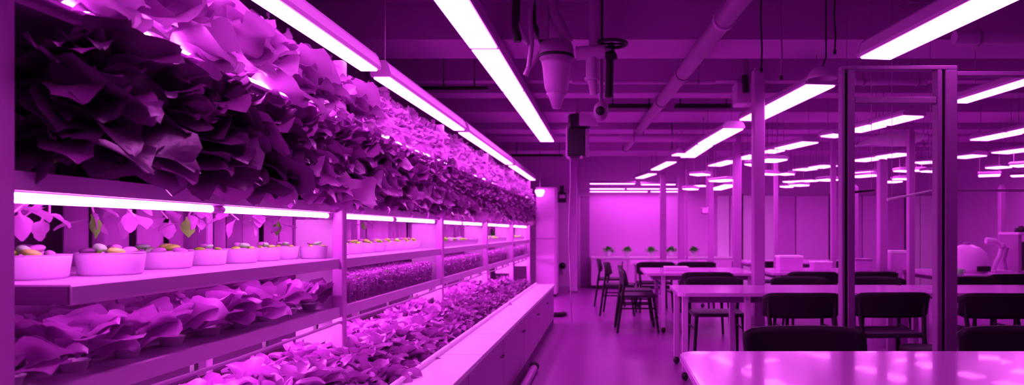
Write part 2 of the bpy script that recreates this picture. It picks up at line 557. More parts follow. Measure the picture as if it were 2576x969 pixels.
# ---------------------------------------------------------------- leaves and plants
def leaf(mb, base, az, L, W, p0, curl, cup, wave, wf, rg, nu=8, nv=5, mi=0, pet=.22, tip=1.0, roll=0., lobe=.10):
    pts, angs = [], []
    p = Vector((0, 0))
    n = nu
    ok = mb.ok if hasattr(mb, 'ok') else None
    for i in range(n + 1):
        t = i / n
        a = p0 + curl * t * t
        angs.append(a)
        pts.append(p.copy())
        p += Vector((math.cos(a), math.sin(a))) * (L / n)
    ca, sa = math.cos(az), math.sin(az)
    ph = rg.uniform(0, 6.28)
    ph2 = rg.uniform(0, 6.28)
    vs, fs = [], []
    for i in range(n + 1):
        t = i / n
        if t < pet:
            w = W * (.10 + .12 * t / pet)
        else:
            q = (t - pet) / (1 - pet)
            w = W * max(.22 * (1 - q), math.sin(PI * min(1, .04 + .96 * q ** .72)) ** (.62 * tip))
            w *= 1 + lobe * math.sin(t * 19 + ph) * (t > .35)
            if i == n:
                w = W * .12
        for j in range(nv):
            v = -1 + 2 * j / (nv - 1)
            lat = v * w * .5
            edge = abs(v) ** 1.5
            lift = cup * v * v * w * .5 + wave * edge * math.sin(wf * t * 6.28 + (ph if v > 0 else ph2)) * (0 if t < pet else 1)
            lift += roll * v * w * .5
            r = pts[i].x - math.sin(angs[i]) * lift
            z = pts[i].y + math.cos(angs[i]) * lift
            r += .35 * wave * edge * math.cos(wf * t * 7.1 + ph2)
            x = r * ca - lat * sa
            y = r * sa + lat * ca
            vs.append((base[0] + x, base[1] + y, base[2] + z))
    for i in range(n):
        for j in range(nv - 1):
            fs.append((i * nv + j, i * nv + j + 1, (i + 1) * nv + j + 1, (i + 1) * nv + j))
    if ok and not all(ok(*v) for v in vs):
        return False
    mb.add(vs, fs, True, mi)
    return True


def bushy(seed, n, Lr, wr, zb, spread, pitch, curl, wave, wf, cup=.25, bias=None, mats=('leaf_mid', 'leaf_lime'), lime=.03, nu=8, nv=5, pet=.2, r0=.03, ok=None, jit=12, rolls=.3, alt=0., big=False, fwd=0.):
    """plant: leaves from low, outer and long to high, inner and short"""
    rg = random.Random(seed)
    mb = MB()
    if ok:
        mb.ok = ok
    for i in range(n * 8):
      i, tr = divmod(i, 8)
      if tr and done:
          continue
      if True:
        f = i / max(1, n - 1)
        az = i * 2.39996 + rg.uniform(-.35, .35)
        if bias is not None and rg.random() < bias[1]:
            az = bias[0] + rg.gauss(0, .75)
        L = (Lr[0] + (Lr[1] - Lr[0]) * f) * rg.uniform(.8, 1.2)
        p0 = R(pitch[0] + (pitch[1] - pitch[0]) * f + rg.uniform(-jit, jit))
        lim = rg.random() < lime
        if lim:
            L *= .38
        elif big:
            L *= rg.choice((.65, .85, 1, 1.15))
        rr = r0 + spread * (1 - f) * rg.uniform(.3, 1)
        base = (rr * math.cos(az) + fwd * f, rr * math.sin(az), zb[0] + (zb[1] - zb[0]) * f * rg.uniform(.85, 1.1))
        done = leaf(mb, base, az, L * (1 - .05 * tr), L * (1 - .05 * tr) * wr * rg.uniform(.8, 1.2), p0, R(rg.uniform(*curl)), cup * rg.uniform(.3, 1.6), wave * L, wf * rg.uniform(.8, 1.2), rg,
             nu, nv, 1 if lim else 2 if rg.random() < alt else 0, pet, rg.uniform(.8, 1.3), rg.uniform(-rolls, rolls))
    return mb.mesh('leaves', mats)


def stalk_mesh(h, r=.012):
    return MB().tube([(0, 0, 0), (.004, .003, h * .5), (0, 0, h)], [r, r * .9, r * .6], 7).mesh('stalk', 'stem')


STALK = stalk_mesh(.10)
STALK_TALL = stalk_mesh(.30)
OUT = 0.0      # azimuth pointing at the aisle (+X)
# upper shelf: broad pale leaves near, frilly farther on
okA = lambda x, y, z: .003 < z < .42
okAe = lambda x, y, z: (z > .003 or x > .125 and z > -.12) and (z < .30 or z < .42 and x < .08)
okB = lambda x, y, z: (z > .004 or x > .09 and z > -.035) and (z < .40 or x > .085 and z < .445) and -.3 < x and y > -.2
okB2 = lambda x, y, z: .004 < z < .385
okD = lambda x, y, z: .032 < z < .19
okE = lambda x, y, z: .003 < z < .27
AK = dict(mats=('leaf_pale', 'leaf_lime'))
AF = dict(mats=('leaf_frill', 'leaf_lime'))
A_near = [bushy(100 + i, 42, (.24, .17), .84, (.03, .26), .06, (-8, 84), (-80, 0), .10, 1.8, lime=.03, nu=12, nv=7, rolls=.6, jit=22, ok=okAe, bias=(OUT, .3), **AK) for i in range(5)]
A_rear = [bushy(110 + i, 34, (.25, .20), .86, (.02, .24), .06, (10, 86), (-70, 0), .10, 1.8, lime=.03, nu=12, nv=7, rolls=.6, jit=22, ok=okA, **AK) for i in range(4)]
A_far = [bushy(120 + i, 76, (.17, .12), .8, (.02, .28), .08, (-5, 85), (-80, -10), .12, 2.0, lime=.03, nu=6, nv=5, ok=okAe, bias=(OUT, .2), **AF) for i in range(5)]
A_farr = [bushy(130 + i, 64, (.17, .13), .8, (.02, .30), .08, (10, 85), (-80, -10), .12, 2.0, lime=.03, nu=6, nv=5, ok=okA, **AF) for i in range(4)]
# middle shelf: red leaves spilling over the edge, near ones darkened as if unlit
BK = dict(lime=.02, pet=.15, jit=32, rolls=.9, alt=.22, big=True)
B_near = [bushy(200 + i, 60, (.27, .19), .62, (.10, .36), .05, (-35, 62), (-95, 5), .065, 1.4, bias=(OUT - .5, .6), mats=('leaf_unlit', 'leaf_lime', 'leaf_deep'), nu=10, nv=6, ok=okB, fwd=.10, **BK) for i in range(5)]
B_mid = [bushy(220 + i, 70, (.21, .14), .66, (.08, .38), .07, (-35, 65), (-95, 5), .08, 1.5, bias=(OUT - .5, .55), mats=('leaf_deep', 'leaf_lime', 'leaf_mid'), nu=9, nv=5, ok=okB, fwd=.10, **BK) for i in range(5)]
B_far = [bushy(240 + i, 92, (.15, .09), .75, (.06, .40), .08, (-30, 68), (-85, -15), .12, 2.0, bias=(OUT - .5, .5), mats=('leaf_deep', 'leaf_lime', 'leaf_mid'), nu=6, nv=5, ok=okB, fwd=.10, **BK) for i in range(5)]
B_rear = [bushy(260 + i, 36, (.24, .17), .65, (.08, .28), .06, (-10, 65), (-75, -15), .06, 1.2, mats=('leaf_unlit', 'leaf_lime', 'leaf_deep'), nu=7, nv=5, ok=okB2, **BK) for i in range(4)]
D_near = [bushy(300 + i, 15, (.20, .15), .95, (.035, .08), .02, (12, 72), (-85, -10), .07, 1.2, rolls=.7, jit=20, mats=('leaf_broad', 'leaf_lime'), lime=.04, nu=12, nv=7, ok=okD) for i in range(4)]
E_near = [bushy(400 + i, 34, (.20, .12), .5, (.01, .05), .05, (20, 85), (-120, -50), .06, 1.3, cup=.5, mats=('leaf_mid', 'leaf_lime'), lime=.015, nu=11, nv=6, ok=okE) for i in range(5)]
E_far = [bushy(420 + i, 55, (.14, .09), .55, (.01, .10), .07, (15, 85), (-110, -20), .10, 1.8, mats=('leaf_mid', 'leaf_lime'), lime=.008, nu=7, nv=5, ok=okE) for i in range(5)]


def bay_of(y):
    return max(i for i in range(5) if y >= posts_y[i] - .2)


count = {}
TN = ['nearest bay', 'second bay', 'third bay', 'fourth bay', 'last bay']


def plant(name, me, loc, rz, s, tier, row, label_kind, stalk, cat='plant'):
    b = bay_of(loc[1])
    key = (tier, row, b)
    i = count[key] = count.get(key, 0) + 1
    where = '%s %s row, %s' % (tier, row, TN[b])
    if b <= 1 and i <= len(ORD):
        label = '%s, %s in %s' % (label_kind, ORD[i - 1], where)
    else:
        label = '%s in %s' % (label_kind, where)
    o = link(name, None, None, loc, (0, 0, rz), (s, s, s))
    o.empty_display_size = .05
    tag(o, label, cat, '%s plants, %s' % (name.replace('_', ' '), where))
    link('foliage', me, o)
    if stalk is not None:
        link('stalk', stalk, o)
    return o


y = 1.62
while y < 12.65:
    near_ = y < 4.0
    kind = 'pale broad lettuce' if near_ else 'frilly pale lettuce'
    nm = 'lettuce' if near_ else 'frilly_lettuce'
    plant(nm, rnd.choice(A_near if near_ else A_far), (XF - .12 + rnd.uniform(-.01, .01), y, zA + .001), rnd.uniform(-.5, .5), rnd.uniform(.95, 1.06), 'upper shelf', 'front', kind, STALK)
    plant(nm, rnd.choice(A_rear if near_ else A_farr), (XF - .36, y + .1, zA + .001), rnd.uniform(0, 6.28), rnd.uniform(1.0, 1.12), 'upper shelf', 'rear', kind, STALK)
    y += .245
y = 1.91
while y < 12.75:
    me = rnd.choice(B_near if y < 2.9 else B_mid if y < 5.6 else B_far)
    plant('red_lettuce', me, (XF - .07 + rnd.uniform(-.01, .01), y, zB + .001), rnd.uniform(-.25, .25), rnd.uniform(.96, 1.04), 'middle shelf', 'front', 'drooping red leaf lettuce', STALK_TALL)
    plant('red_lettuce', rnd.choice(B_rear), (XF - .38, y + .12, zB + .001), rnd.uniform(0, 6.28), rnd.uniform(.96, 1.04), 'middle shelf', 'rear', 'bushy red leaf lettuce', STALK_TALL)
    y += .245
# lower tray, nearest bay: big-leaved plants in white pots
POT = MB().lathe([(.0, 0), (.035, 0), (.045, .035), (.049, .036), (.046, .03), (0, .03)], 14).mesh('net_pot', 'ledge')
y = 1.85
while y < 3.75:
    for xx, row in ((XF - .15, 'front'), (XF - .40, 'rear')):
        o = plant('broadleaf_plant', rnd.choice(D_near), (xx, y + (0 if row == 'front' else .1), zD + .001), rnd.uniform(0, 6.28), rnd.uniform(.9, 1.05), 'lower tray', row,
                  'big leaved plant in white pot', None)
        link('net_pot', POT, o)
    y += .235
# planter plants
y = 1.75
while y < 9.1:
    for q, (xx, row) in enumerate(((-1.15, 'aisle side'), (-1.37, 'middle'), (-1.65, 'rear'))):
        near_ = y < 4.9
        me = rnd.choice(E_near if near_ else E_far)
        nm = 'spoon_leaf_plant' if near_ else 'leafy_green'
        kind = 'curly spoon leaved plant' if near_ else 'small frilly plant'
        plant(nm, me, (xx + rnd.uniform(-.02, .02), y + rnd.uniform(-.03, .03) + .1 * (q % 2), zP - .058), rnd.uniform(0, 6.28), rnd.uniform(.9, 1.1) * (.82 if q == 0 else 1.05), 'planter bench', row, kind, None)
    y += .225


# microgreens: dense mats nobody could count
def greens(name, y0, y1, x0, x1, z0, hmax, n, label, seed, m=('leaf_mid', 'leaf_lime')):
    rg = random.Random(seed)
    mb = MB()
    for i in range(n):
        x, y = rg.uniform(x0, x1), rg.uniform(y0, y1)
        h = hmax * rg.uniform(.6, 1.05)
        az = rg.uniform(0, 6.28)
        le, w = rg.uniform(.02, .035), rg.uniform(.012, .02)
        dx, dy = math.cos(az), math.sin(az)
        t = .002
        lx, ly = rg.uniform(-.02, .02), rg.uniform(-.02, .02)
        bx, by = x + lx, y + ly
        mb.add([(x - t, y, z0), (x + t, y, z0), (bx + t, by, z0 + h), (bx - t, by, z0 + h)], [(0, 1, 2, 3)])
        zt = z0 + h
        mb.add([(bx, by, zt), (bx + dx * le * .5 - dy * w, by + dy * le * .5 + dx * w, zt + .008), (bx + dx * le, by + dy * le, zt - .002), (bx + dx * le * .5 + dy * w, by + dy * le * .5 - dx * w, zt + .008)],
               [(0, 1, 2), (0, 2, 3)], True, 0 if rg.random() > .02 else 1)
        hh = rg.uniform(.25, .85) * h
        cx, cy = x + lx * .5, y + ly * .5
        mb.add([(cx, cy, z0 + hh), (cx - dx * le * .5 - dy * w, cy - dy * le * .5 + dx * w, z0 + hh + .006), (cx - dx * le, cy - dy * le, z0 + hh - .006), (cx - dx * le * .5 + dy * w, cy - dy * le * .5 - dx * w, z0 + hh + .006)],
               [(0, 1, 2), (0, 2, 3)], True, 0)
    o = mb.build(name, m)
    return tag(o, label, 'microgreens', None, 'stuff')


for i in range(1, 5):
    greens('microgreens', posts_y[i] + .09, posts_y[i + 1] - .07, XF - .40, XF - .055, zD + .003, .16, 4200, 'dense purple microgreens in the lower tray of %s' % BAY[i], 900 + i, ('leaf_pale', 'leaf_lime'))

# trailing sprigs under the middle shelf
rg = random.Random(5)
SP = []
for i in range(4):
    mb = MB()
    n = 3 + i % 3
    mb.tube([(0, 0, -.003), (.01, -.01, -.03), (.03, -.02, -.05)], .0025, 5, mi=2)
    for k in range(n):
        az = rg.uniform(0, 6.28)
        leaf(mb, (.01 + .008 * k, -.01, -.02 - .012 * k), az, rg.uniform(.05, .085), rg.uniform(.035, .05), R(rg.uniform(-75, -15)), R(-20), .3, .004, 1, rg, 7, 5, 0 if rg.random() > .05 else 1, .2)
    SP.append(mb.mesh('sprig', ('leaf_pale', 'leaf_lime', 'stem')))
spots = [(80, 0), (118, .05), (225, .1), (312, 0), (330, .2), (400, .1), (480, 0), (500, .12), (570, .02), (655, .1), (700, .2), (715, .25), (775, .3)]
for i, (px, dx) in enumerate(spots):
    X = XF - .16 - dx
    Y = X * F / (px - VX)
    tag(link('trailing_sprig', SP[i % 4], None, (X, Y, zB - .016), (0, 0, rg.uniform(0, 6)), (1.35, 1.35, 1.35)), 'pale leaf sprig trailing under the middle shelf, %s counted from the near post' % ORD[i], 'leaf sprig', 'sprigs under the middle shelf')
for i in range(14):
    tag(link('trailing_sprig', SP[i % 4], None, (XF - .35 - rg.uniform(0, .2), 4.2 + i * .55, zB - .016), (0, 0, rg.uniform(0, 6))), 'small blurred leaf sprig trailing under the middle shelf beyond the second post', 'leaf sprig', 'sprigs beyond the second post')

# ---------------------------------------------------------------- bowls and pebbles
PEB = {}
for m in ('peb_mustard', 'peb_orange', 'peb_pink', 'peb_dark', 'peb_pale'):
    PEB[m] = [MB().sph((0, 0, 0), (.028, .018, .012), 12, 8, warp=.22, rg=random.Random(i * 7 + len(m))).mesh('pebble', m) for i in range(3)]
PN = {'peb_mustard': 'mustard yellow', 'peb_orange': 'orange tan', 'peb_pink': 'pink', 'peb_dark': 'dark', 'peb_pale': 'pale greenish'}


def pebbles(cx, cy, z, rx, ry, n, where, scale=1.0, pal=('peb_mustard', 'peb_orange', 'peb_pink', 'peb_dark', 'peb_pale', 'peb_pink')):
    for k in range(n):
        m = pal[(k + n) % len(pal)] if n < 9 else rg.choice(pal)
        a = k * 2.4 + rg.uniform(-.3, .3)
        q = math.sqrt((k + .5) / n) * .80
        s = scale * rg.uniform(.8, 1.2)
        zz = z + .007 * s + (.014 if k < n * .3 else 0)
        o = link('pebble', rg.choice(PEB[m]), None, (cx + rx * q * math.cos(a), cy + ry * q * math.sin(a), zz), (rg.uniform(-.2, .2), rg.uniform(-.2, .2), rg.uniform(0, 3)), (s, s, s))
        tag(o, '%s pebble lying on the gravel of %s' % (PN[m], where), 'pebble', '%s pebbles in %s' % (PN[m], where))


BOWLS = {}


def bowl(x, y, r, h, label, sy=1.0):
    b = thing('planter_bowl', label, 'bowl', (x, y, zC_ + .0005), 0, 'white bowls on the bowl shelf')
    key = (r, h, sy)
    if key not in BOWLS:
        prof = [(0, 0), (r * .86, 0), (r * .93, h * .12), (r, h * .9), (r * 1.0, h), (r * .955, h), (r * .94, h * .8), (0, h * .8)]
        g = [(0, h * .80), (r * .5, h * .93), (r * .945, h * .86)]
        BOWLS[key] = (MB().lathe(prof, 32, sy=sy).mesh('body', 'bowl'), MB().lathe(g, 24, sy=sy).mesh('gravel', 'gravel'),
                      MB().lathe([(r * .955, h * .985), (r * 1.012, h * .985), (r * 1.012, h * 1.02), (r * .955, h * 1.02), (r * .955, h * .985)], 32, sy=sy).mesh('rim', 'shelf'))
    for nme, me in zip(('body', 'gravel', 'rim'), BOWLS[key]):
        o = link(nme, me, b)
        if nme == 'gravel':
            o['kind'] = 'stuff'
    return b


near = [(-1.79, 2.09, .105, 'first white bowl of pebbles, half behind the near post'), (-1.70, 2.31, .10, 'second white bowl, piled with pink and dark pebbles'),
        (-1.98, 2.85, .07, 'small white bowl set back between the second and third bowls'), (-1.765, 2.70, .095, 'third white bowl, with a low heap of pebbles'),
        (-1.77, 2.97, .085, 'fourth white bowl, with a flat yellow top'), (-1.73, 3.17, .08, 'fifth white bowl, with one pale stone on top'),
        (-1.74, 3.40, .085, 'sixth white bowl along the bowl shelf'), (-1.74, 3.61, .083, 'seventh white bowl along the bowl shelf'), (-1.605, 3.685, .07, 'eighth white bowl, right before the white side panel and post')]
for i, (x, yb, r, lab) in enumerate(near):
    bowl(x, yb, r, .074 if i < 2 else .066, lab)
    pebbles(x, yb, zC_ + (.071 if i < 2 else .063), r * .9, r * .9, 8 if i < 2 else 6 if i == 3 else 4, 'the %s white bowl' % ['first', 'second', 'small', 'third', 'fourth', 'fifth', 'sixth', 'seventh', 'eighth'][i], 1.0 if i < 4 else .8)
for i in range(8):
    yb = 4.24 + i * .225
    bowl(-1.70, yb, .085, .066, 'white bowl of pebbles, %s beyond the second rack post' % ORD[i])
    pebbles(-1.70, yb, zC_ + .063, .075, .075, 5, 'the %s bowl beyond the second post' % ORD[i], .9, ('peb_mustard', 'peb_orange', 'peb_pink', 'peb_pink'))
for b in range(2, 5):
    a, e = posts_y[b] + .12, posts_y[b + 1] - .12
    t = thing('pebble_trough', 'long white trough of yellow pebbles on the bowl shelf in %s' % BAY[b], 'trough', (-1.66, (a + e) / 2, zC_ + .0005))
    h = (e - a) / 2
    MB().prism([(-.09, 0), (.09, 0), (.10, .055), (.09, .055), (.085, .04), (-.085, .04), (-.09, .055), (-.10, .055)], -h, h).build('body', 'bowl', t)
    o = MB().box((-.085, -h + .01, .0405), (.085, h - .01, .046)).build('gravel', 'gravel', t)
    o['kind'] = 'stuff'
    pebbles(-1.66, (a + e) / 2, zC_ + .048, .058, h * 1.12, 26, 'the trough in %s' % BAY[b], 1.3, ('peb_mustard', 'peb_mustard', 'peb_orange', 'peb_pale', 'peb_pink'))
# green bush at the far end above the last trough
g = bushy(77, 40, (.10, .06), .7, (.01, .08), .05, (10, 85), (-60, 0), .05, 1.2, mats=('green_leaf', 'leaf_lime'), lime=.1, nu=6, nv=5)
for i, yg in enumerate((11.6, 12.1)):
    tag(link('green_herb', g, None, (-1.95, yg, zC_ + .001), (0, 0, i * 1.3)), ['nearer', 'farther'][i] + ' small green herb behind the farthest pebble trough', 'plant', 'green herbs at the rack end')

# ---------------------------------------------------------------- far left corner
cb = thing('tall_cabinet', 'tall white cabinet standing past the end of the plant rack', 'cabinet', (-1.19, 13.2, 0))
MB().box((-.20, -.25, .05), (.20, .25, 2.10), bev=.005).build('body', 'post', cb)
MB().box((-.19, -.272, .08), (.17, -.251, 1.10), bev=.003).build('door', 'post', cb)
MB().box((-.19, -.272, 1.12), (.17, -.251, 2.08), bev=.003).build('door', 'post', cb)
MB().box((-.19, -.23, 0), (.19, .24, .05)).build('plinth', 'dark', cb)
pt = at(1443, 583, 14.0)
sp = thing('corner_post', 'slim pale square post rising to the ceiling left of the far wall', 'post', (pt.x, 14.0, 0))
MB().box((-.075, -.075, .02), (.075, .075, 2.74), bev=.006).build('shaft', 'post', sp)
MB().box((-.11, -.11, 0), (.11, .11, .025), bev=.004).build('base_plate', 'steel', sp)
# black hanging device beside the cabinet
hb = thing('wall_speaker', 'small black hanging speaker beside the tall white cabinet', 'speaker', at(1415, 497, 13.4))
MB().box((-.08, -.08, -.10), (.08, .08, .10), bev=.012).build('case', 'dark', hb)
MB().box((-.06, -.085, -.02), (.06, -.079, .05), bev=.002).build('grille', 'pipe_pale', hb)
MB().box((-.05, -.03, .10), (.03, .03, .235)).build('bracket', 'dark', hb)
# small pendant at the end of the rack
pl = thing('pendant_lamp', 'small white glowing lamp beyond the last plants of the rack', 'lamp', at(1358, 486, 12.72))
MB().lathe([(0, -.07), (.05, -.06), (.09, .02), (.085, .06), (0, .07)], 14).build('shade', 'wall_glow', pl)
MB().tube([(0, 0, .06), (0, 0, 1.0)], .006, 6).build('cord', 'pipe', pl)
# black blobs on the low wall by the post: valve and hose
pv = at(1415, 669, 15.2)
vk = thing('wall_valve', 'black round valve on the low wall left of the pale post', 'valve', pv)
MB().lathe([(0, -.07), (.06, -.07), (.075, -.03), (.075, 0), (.03, .02), (.03, .05), (0, .05)], 16).build('body', 'dark', vk).rotation_euler = (R(90), 0, 0)
MB().tube([(0, 0, -.06), (0, -.01, -.2)], .02, 8).build('stub', 'pipe', vk)
hs = thing('floor_hose', 'short black hose lying on the floor at the end of the planter bench', 'hose', (-1.0, 9.9, .03))
MB().tube([(-.1, 0, 0), (.0, -.12, .02), (.14, .02, .0), (.28, -.05, .01), (.34, .1, 0)], .035, 10).build('hose_body', 'dark', hs)
MB().tube([(.34, .1, 0), (.36, .16, 0)], .042, 10).build('coupling', 'steel', hs)
wr = at(1433, 600, 9.0)
tag(MB().tube([(0, 0, ZC - .01), (.01, 0, 2.0), (-.015, 0, 1.2), (.012, .02, .4), (.03, .05, .02)], .007, 7).build('hanging_cable', 'pipe_pale', None, (wr.x, 9.0, 0)), 'thin pale cord hanging down to the floor in the aisle', 'cord')

# counter along the far wall with things on it
cn = thing('wall_counter', 'low white counter unit along the pale far wall', 'counter', (-.38, 14.75, 0))
MB().box((0, -.02, .66), (3.2, .5, .70), bev=.004).build('worktop', 'ledge', cn)
for i in range(4):
    f = MB().box((i * .8 + .01, 0, .08), (i * .8 + .79, .02, .65), bev=.004).build('door', 'white', cn)
    MB().box((i * .8 + .68, -.015, .45), (i * .8 + .70, .0, .60)).build('handle', 'dark', f)
MB().box((0.01, .021, .07), (3.19, .49, .659)).build('carcass', 'white', cn)
MB().box((0.02, .04, 0), (3.18, .48, .07)).build('plinth', 'dark', cn)
for i, xx in enumerate((.0, .42, .95, 1.4, 1.9)):
    p = thing('potted_herb', 'small potted herb on the far wall counter, %s from the left' % ORD[i], 'plant', (xx, 14.95, .701), i, 'potted herbs on the far counter')
    MB().lathe([(0, 0), (.05, 0), (.065, .1), (.058, .1), (.055, .085), (0, .085)], 14).build('pot', 'bowl', p)
    link('foliage', g, p, (0, 0, .085))

# pale panels standing on the right part of the far wall
rg = random.Random(11)
x = 2.45
i = 0
while x < 7.4:
    w = rg.choice([.35, .45, .6, .28, .75])
    px = thing('wall_panel', 'tall pale panel against the far right wall, %s from the left' % ORD[i], 'panel', (x + w / 2, 15.2, 0), 0, 'panels along the far wall')
    MB().box((-w / 2 + .01, -.04, .05), (w / 2 - .01, .04, 2.06), bev=.01).build('sheet', rg.choice(['strip_c', 'white', 'ledge']), px)
    MB().box((-w / 2 + .03, -.05, .0), (w / 2 - .03, .05, .05)).build('foot', 'steel', px)
    if i % 3 == 1:
        MB().box((w / 2 - .006, -.06, .3), (w / 2 + .010, -.045, 2.1)).build('edge_strip', 'dark', px)
    x += w
    i += 1

# ---------------------------------------------------------------- posts on the right


def support_post(px, py_top, Y, wpx, label, m='column', zb=0.0):
    p = at(px, VY, Y)
    zt = EYE + (VY - py_top) / F * Y
    w = wpx / F * Y / 2
    t = thing('support_post', label, 'post', (p.x, Y, zb))
    MB().box((-w, -w, .012), (w, w, zt - zb), bev=w * .2).build('shaft', m, t)
    MB().box((-w * 1.5, -w * 1.5, 0), (w * 1.5, w * 1.5, .014), bev=.003).build('base_plate', 'steel', t)
    MB().box((-w * .6, -w * .6, zt - zb), (w * .6, w * .6, zt - zb + .025), bev=.004).build('cap', m, t)
    return t


support_post(1907, 178, 6.57, 29, 'thick post standing behind the middle table, cutting across a wide lamp')
support_post(1854, 338, 10.4, 20, 'post left of the thick one, topped at lamp height')
support_post(1788, 368, 12.2, 13, 'slim post with a small box hung on its left side')
support_post(1714, 404, 13.3, 17, 'post second from the left before the pale far wall')
support_post(1668, 437, 13.6, 15, 'leftmost post before the pale far wall')
support_post(1728, 398, 12.7, 6, 'thinnest bright post, ending at a short lamp')
support_post(1952, 400, 10.0, 10, 'thin post just right of the thick post')
support_post(2096, 345, 10.2, 12, 'post close behind the left post of the metal frame')
support_post(2219, 405, 8.9, 21, 'post seen through the middle of the metal frame')
support_post(2291, 330, 8.3, 16, 'post seen through the right part of the metal frame')
support_post(2150, 470, 10.5, 14, 'short post right beside the left frame post, far behind')
support_post(2520, 470, 11.0, 14, 'short post far at the right under the slim lamps')
bx = thing('hanging_box', 'small square box hung left of the slim post near the far wall', 'box', at(1773, 530, 11.9))
MB().box((-.07, -.06, -.06), (.07, .06, .06), bev=.02).build('case', 'pipe', bx)
MB().box((-.05, -.064, -.04), (.05, -.058, .04), bev=.01).build('cover', 'white', bx)
MB().box((.02, -.02, .06), (.05, .02, .95)).build('hanger', 'strip_b', bx)

# metal partition frame
YF = 3.6
fr = thing('partition_frame', 'tall purple metal frame with double posts behind the nearest table', 'frame', (at(2262, 583, YF).x, YF, 0))


def fx(px):
    return (px - 2262) / F * YF


def fz(py):
    return EYE + (VY - py) / F * YF


for (a, b, c) in ((2113, 2121, 0), (2128, 2146, 0), (2351, 2364, 0), (2371, 2402, 0)):
    MB().box((fx(a), -.03, 0), (fx(b), .03, fz(178)), bev=.004).build('post', 'steel', fr)
for (a, b) in ((2121, 2128), (2364, 2371)):
    MB().box((fx(a), -.012, 0), (fx(b), .02, fz(185))).build('seam_strip', 'dark', fr)
MB().box((fx(2113), -.03, fz(178)), (fx(2402), .03, fz(168)), bev=.003).build('top_rail', 'steel', fr)
MB().box((fx(2146), -.025, fz(262)), (fx(2351), .025, fz(246)), bev=.003).build('cross_rail', 'steel', fr)
MB().box((fx(2402), -.025, fz(193)), (fx(2760), .025, fz(182)), bev=.003).build('side_rail', 'steel', fr)
MB().box((fx(2745), -.03, 0), (fx(2760), .03, fz(182)), bev=.003).build('post', 'steel', fr)
MB().box((fx(2402), -.02, fz(482)), (fx(2745), .01, fz(477)), bev=.001).build('thin_rail', 'steel', fr)
for (a, b) in ((2100, 2156), (2340, 2410), (2738, 2768)):
    MB().box((fx(a), -.05, 0), (fx(b), .05, .012), bev=.002).build('foot_plate', 'steel', fr)

# ---------------------------------------------------------------- tables


def rrect(x0, y0, x1, y1, r, n=6):
    out = []
    for cx, cy, a0 in ((x1 - r, y1 - r, 0), (x0 + r, y1 - r, 90), (x0 + r, y0 + r, 180), (x1 - r, y0 + r, 270)):
        for k in range(n + 1):
            a = R(a0 + 90 * k / n)
            out.append((cx + r * math.cos(a), cy + r * math.sin(a)))
    return out


def table(x0, y0, x1, y1, zt, label, legs, r=.06, cat='table', leg_w=.05, caster=True):
    cx, cy = (x0 + x1) / 2, (y0 + y1) / 2
    t = thing('work_table', label, cat, (cx, cy, 0))
    hx, hy = (x1 - x0) / 2, (y1 - y0) / 2
    mb = MB()
    mb.slab(rrect(-hx, -hy, hx, hy, r), zt - .030, zt - .004)
    mb.slab(rrect(-hx + .004, -hy + .004, hx - .004, hy - .004, r), zt - .004, zt)
    mb.build('tabletop', 'table', t)
    MB().box((-hx + .10, -hy + .10, zt - .09), (hx - .10, hy - .10, zt - .031), bev=.004).build('apron', 'steel', t)
    for lx in legs:
        for s in (-1, 1):
            l = MB().box((lx - cx - leg_w / 2, s * (hy - .08) - leg_w / 2, .07), (lx - cx + leg_w / 2, s * (hy - .08) + leg_w / 2, zt - .031), bev=.004).build('leg', 'post', t)
            MB().sph((lx - cx, s * (hy - .08), .036), (.03, .036, .036), 10, 7).build('caster', 'dark', l)
    return t


ZT = .74
table(.300, 2.0, 2.70, 2.885, ZT, 'nearest pale glossy table at the lower right corner', (.42, 2.6), r=.07)
table(.58, 5.60, 2.78, 6.47, ZT, 'long pale table across the middle, left piece with its rounded end', (.645, 1.17, 2.66), r=.08)
table(2.79, 5.60, 5.2, 6.47, ZT, 'long pale table across the middle, right piece at the picture edge', (2.9, 5.1), r=.03)
table(.45, 8.26, 1.85, 9.6, ZT, 'third table from the camera, behind the rounded table end', (.68, 1.75), r=.05)
table(2.02, 8.35, 3.42, 9.5, ZT, 'table behind the thick post, carrying boxes and a tray', (2.12, 3.32), r=.05)
table(3.95, 7.9, 6.3, 9.3, ZT, 'table at the far right carrying the domed machine', (4.05, 6.2), r=.05)
table(.36, 11.0, 1.68, 12.3, ZT, 'farthest table at the aisle, by the row of dark chairs', (.50, 1.55), r=.05)
table(2.3, 11.2, 4.2, 12.3, ZT, 'farthest table seen through the metal frame', (2.4, 4.1), r=.05)


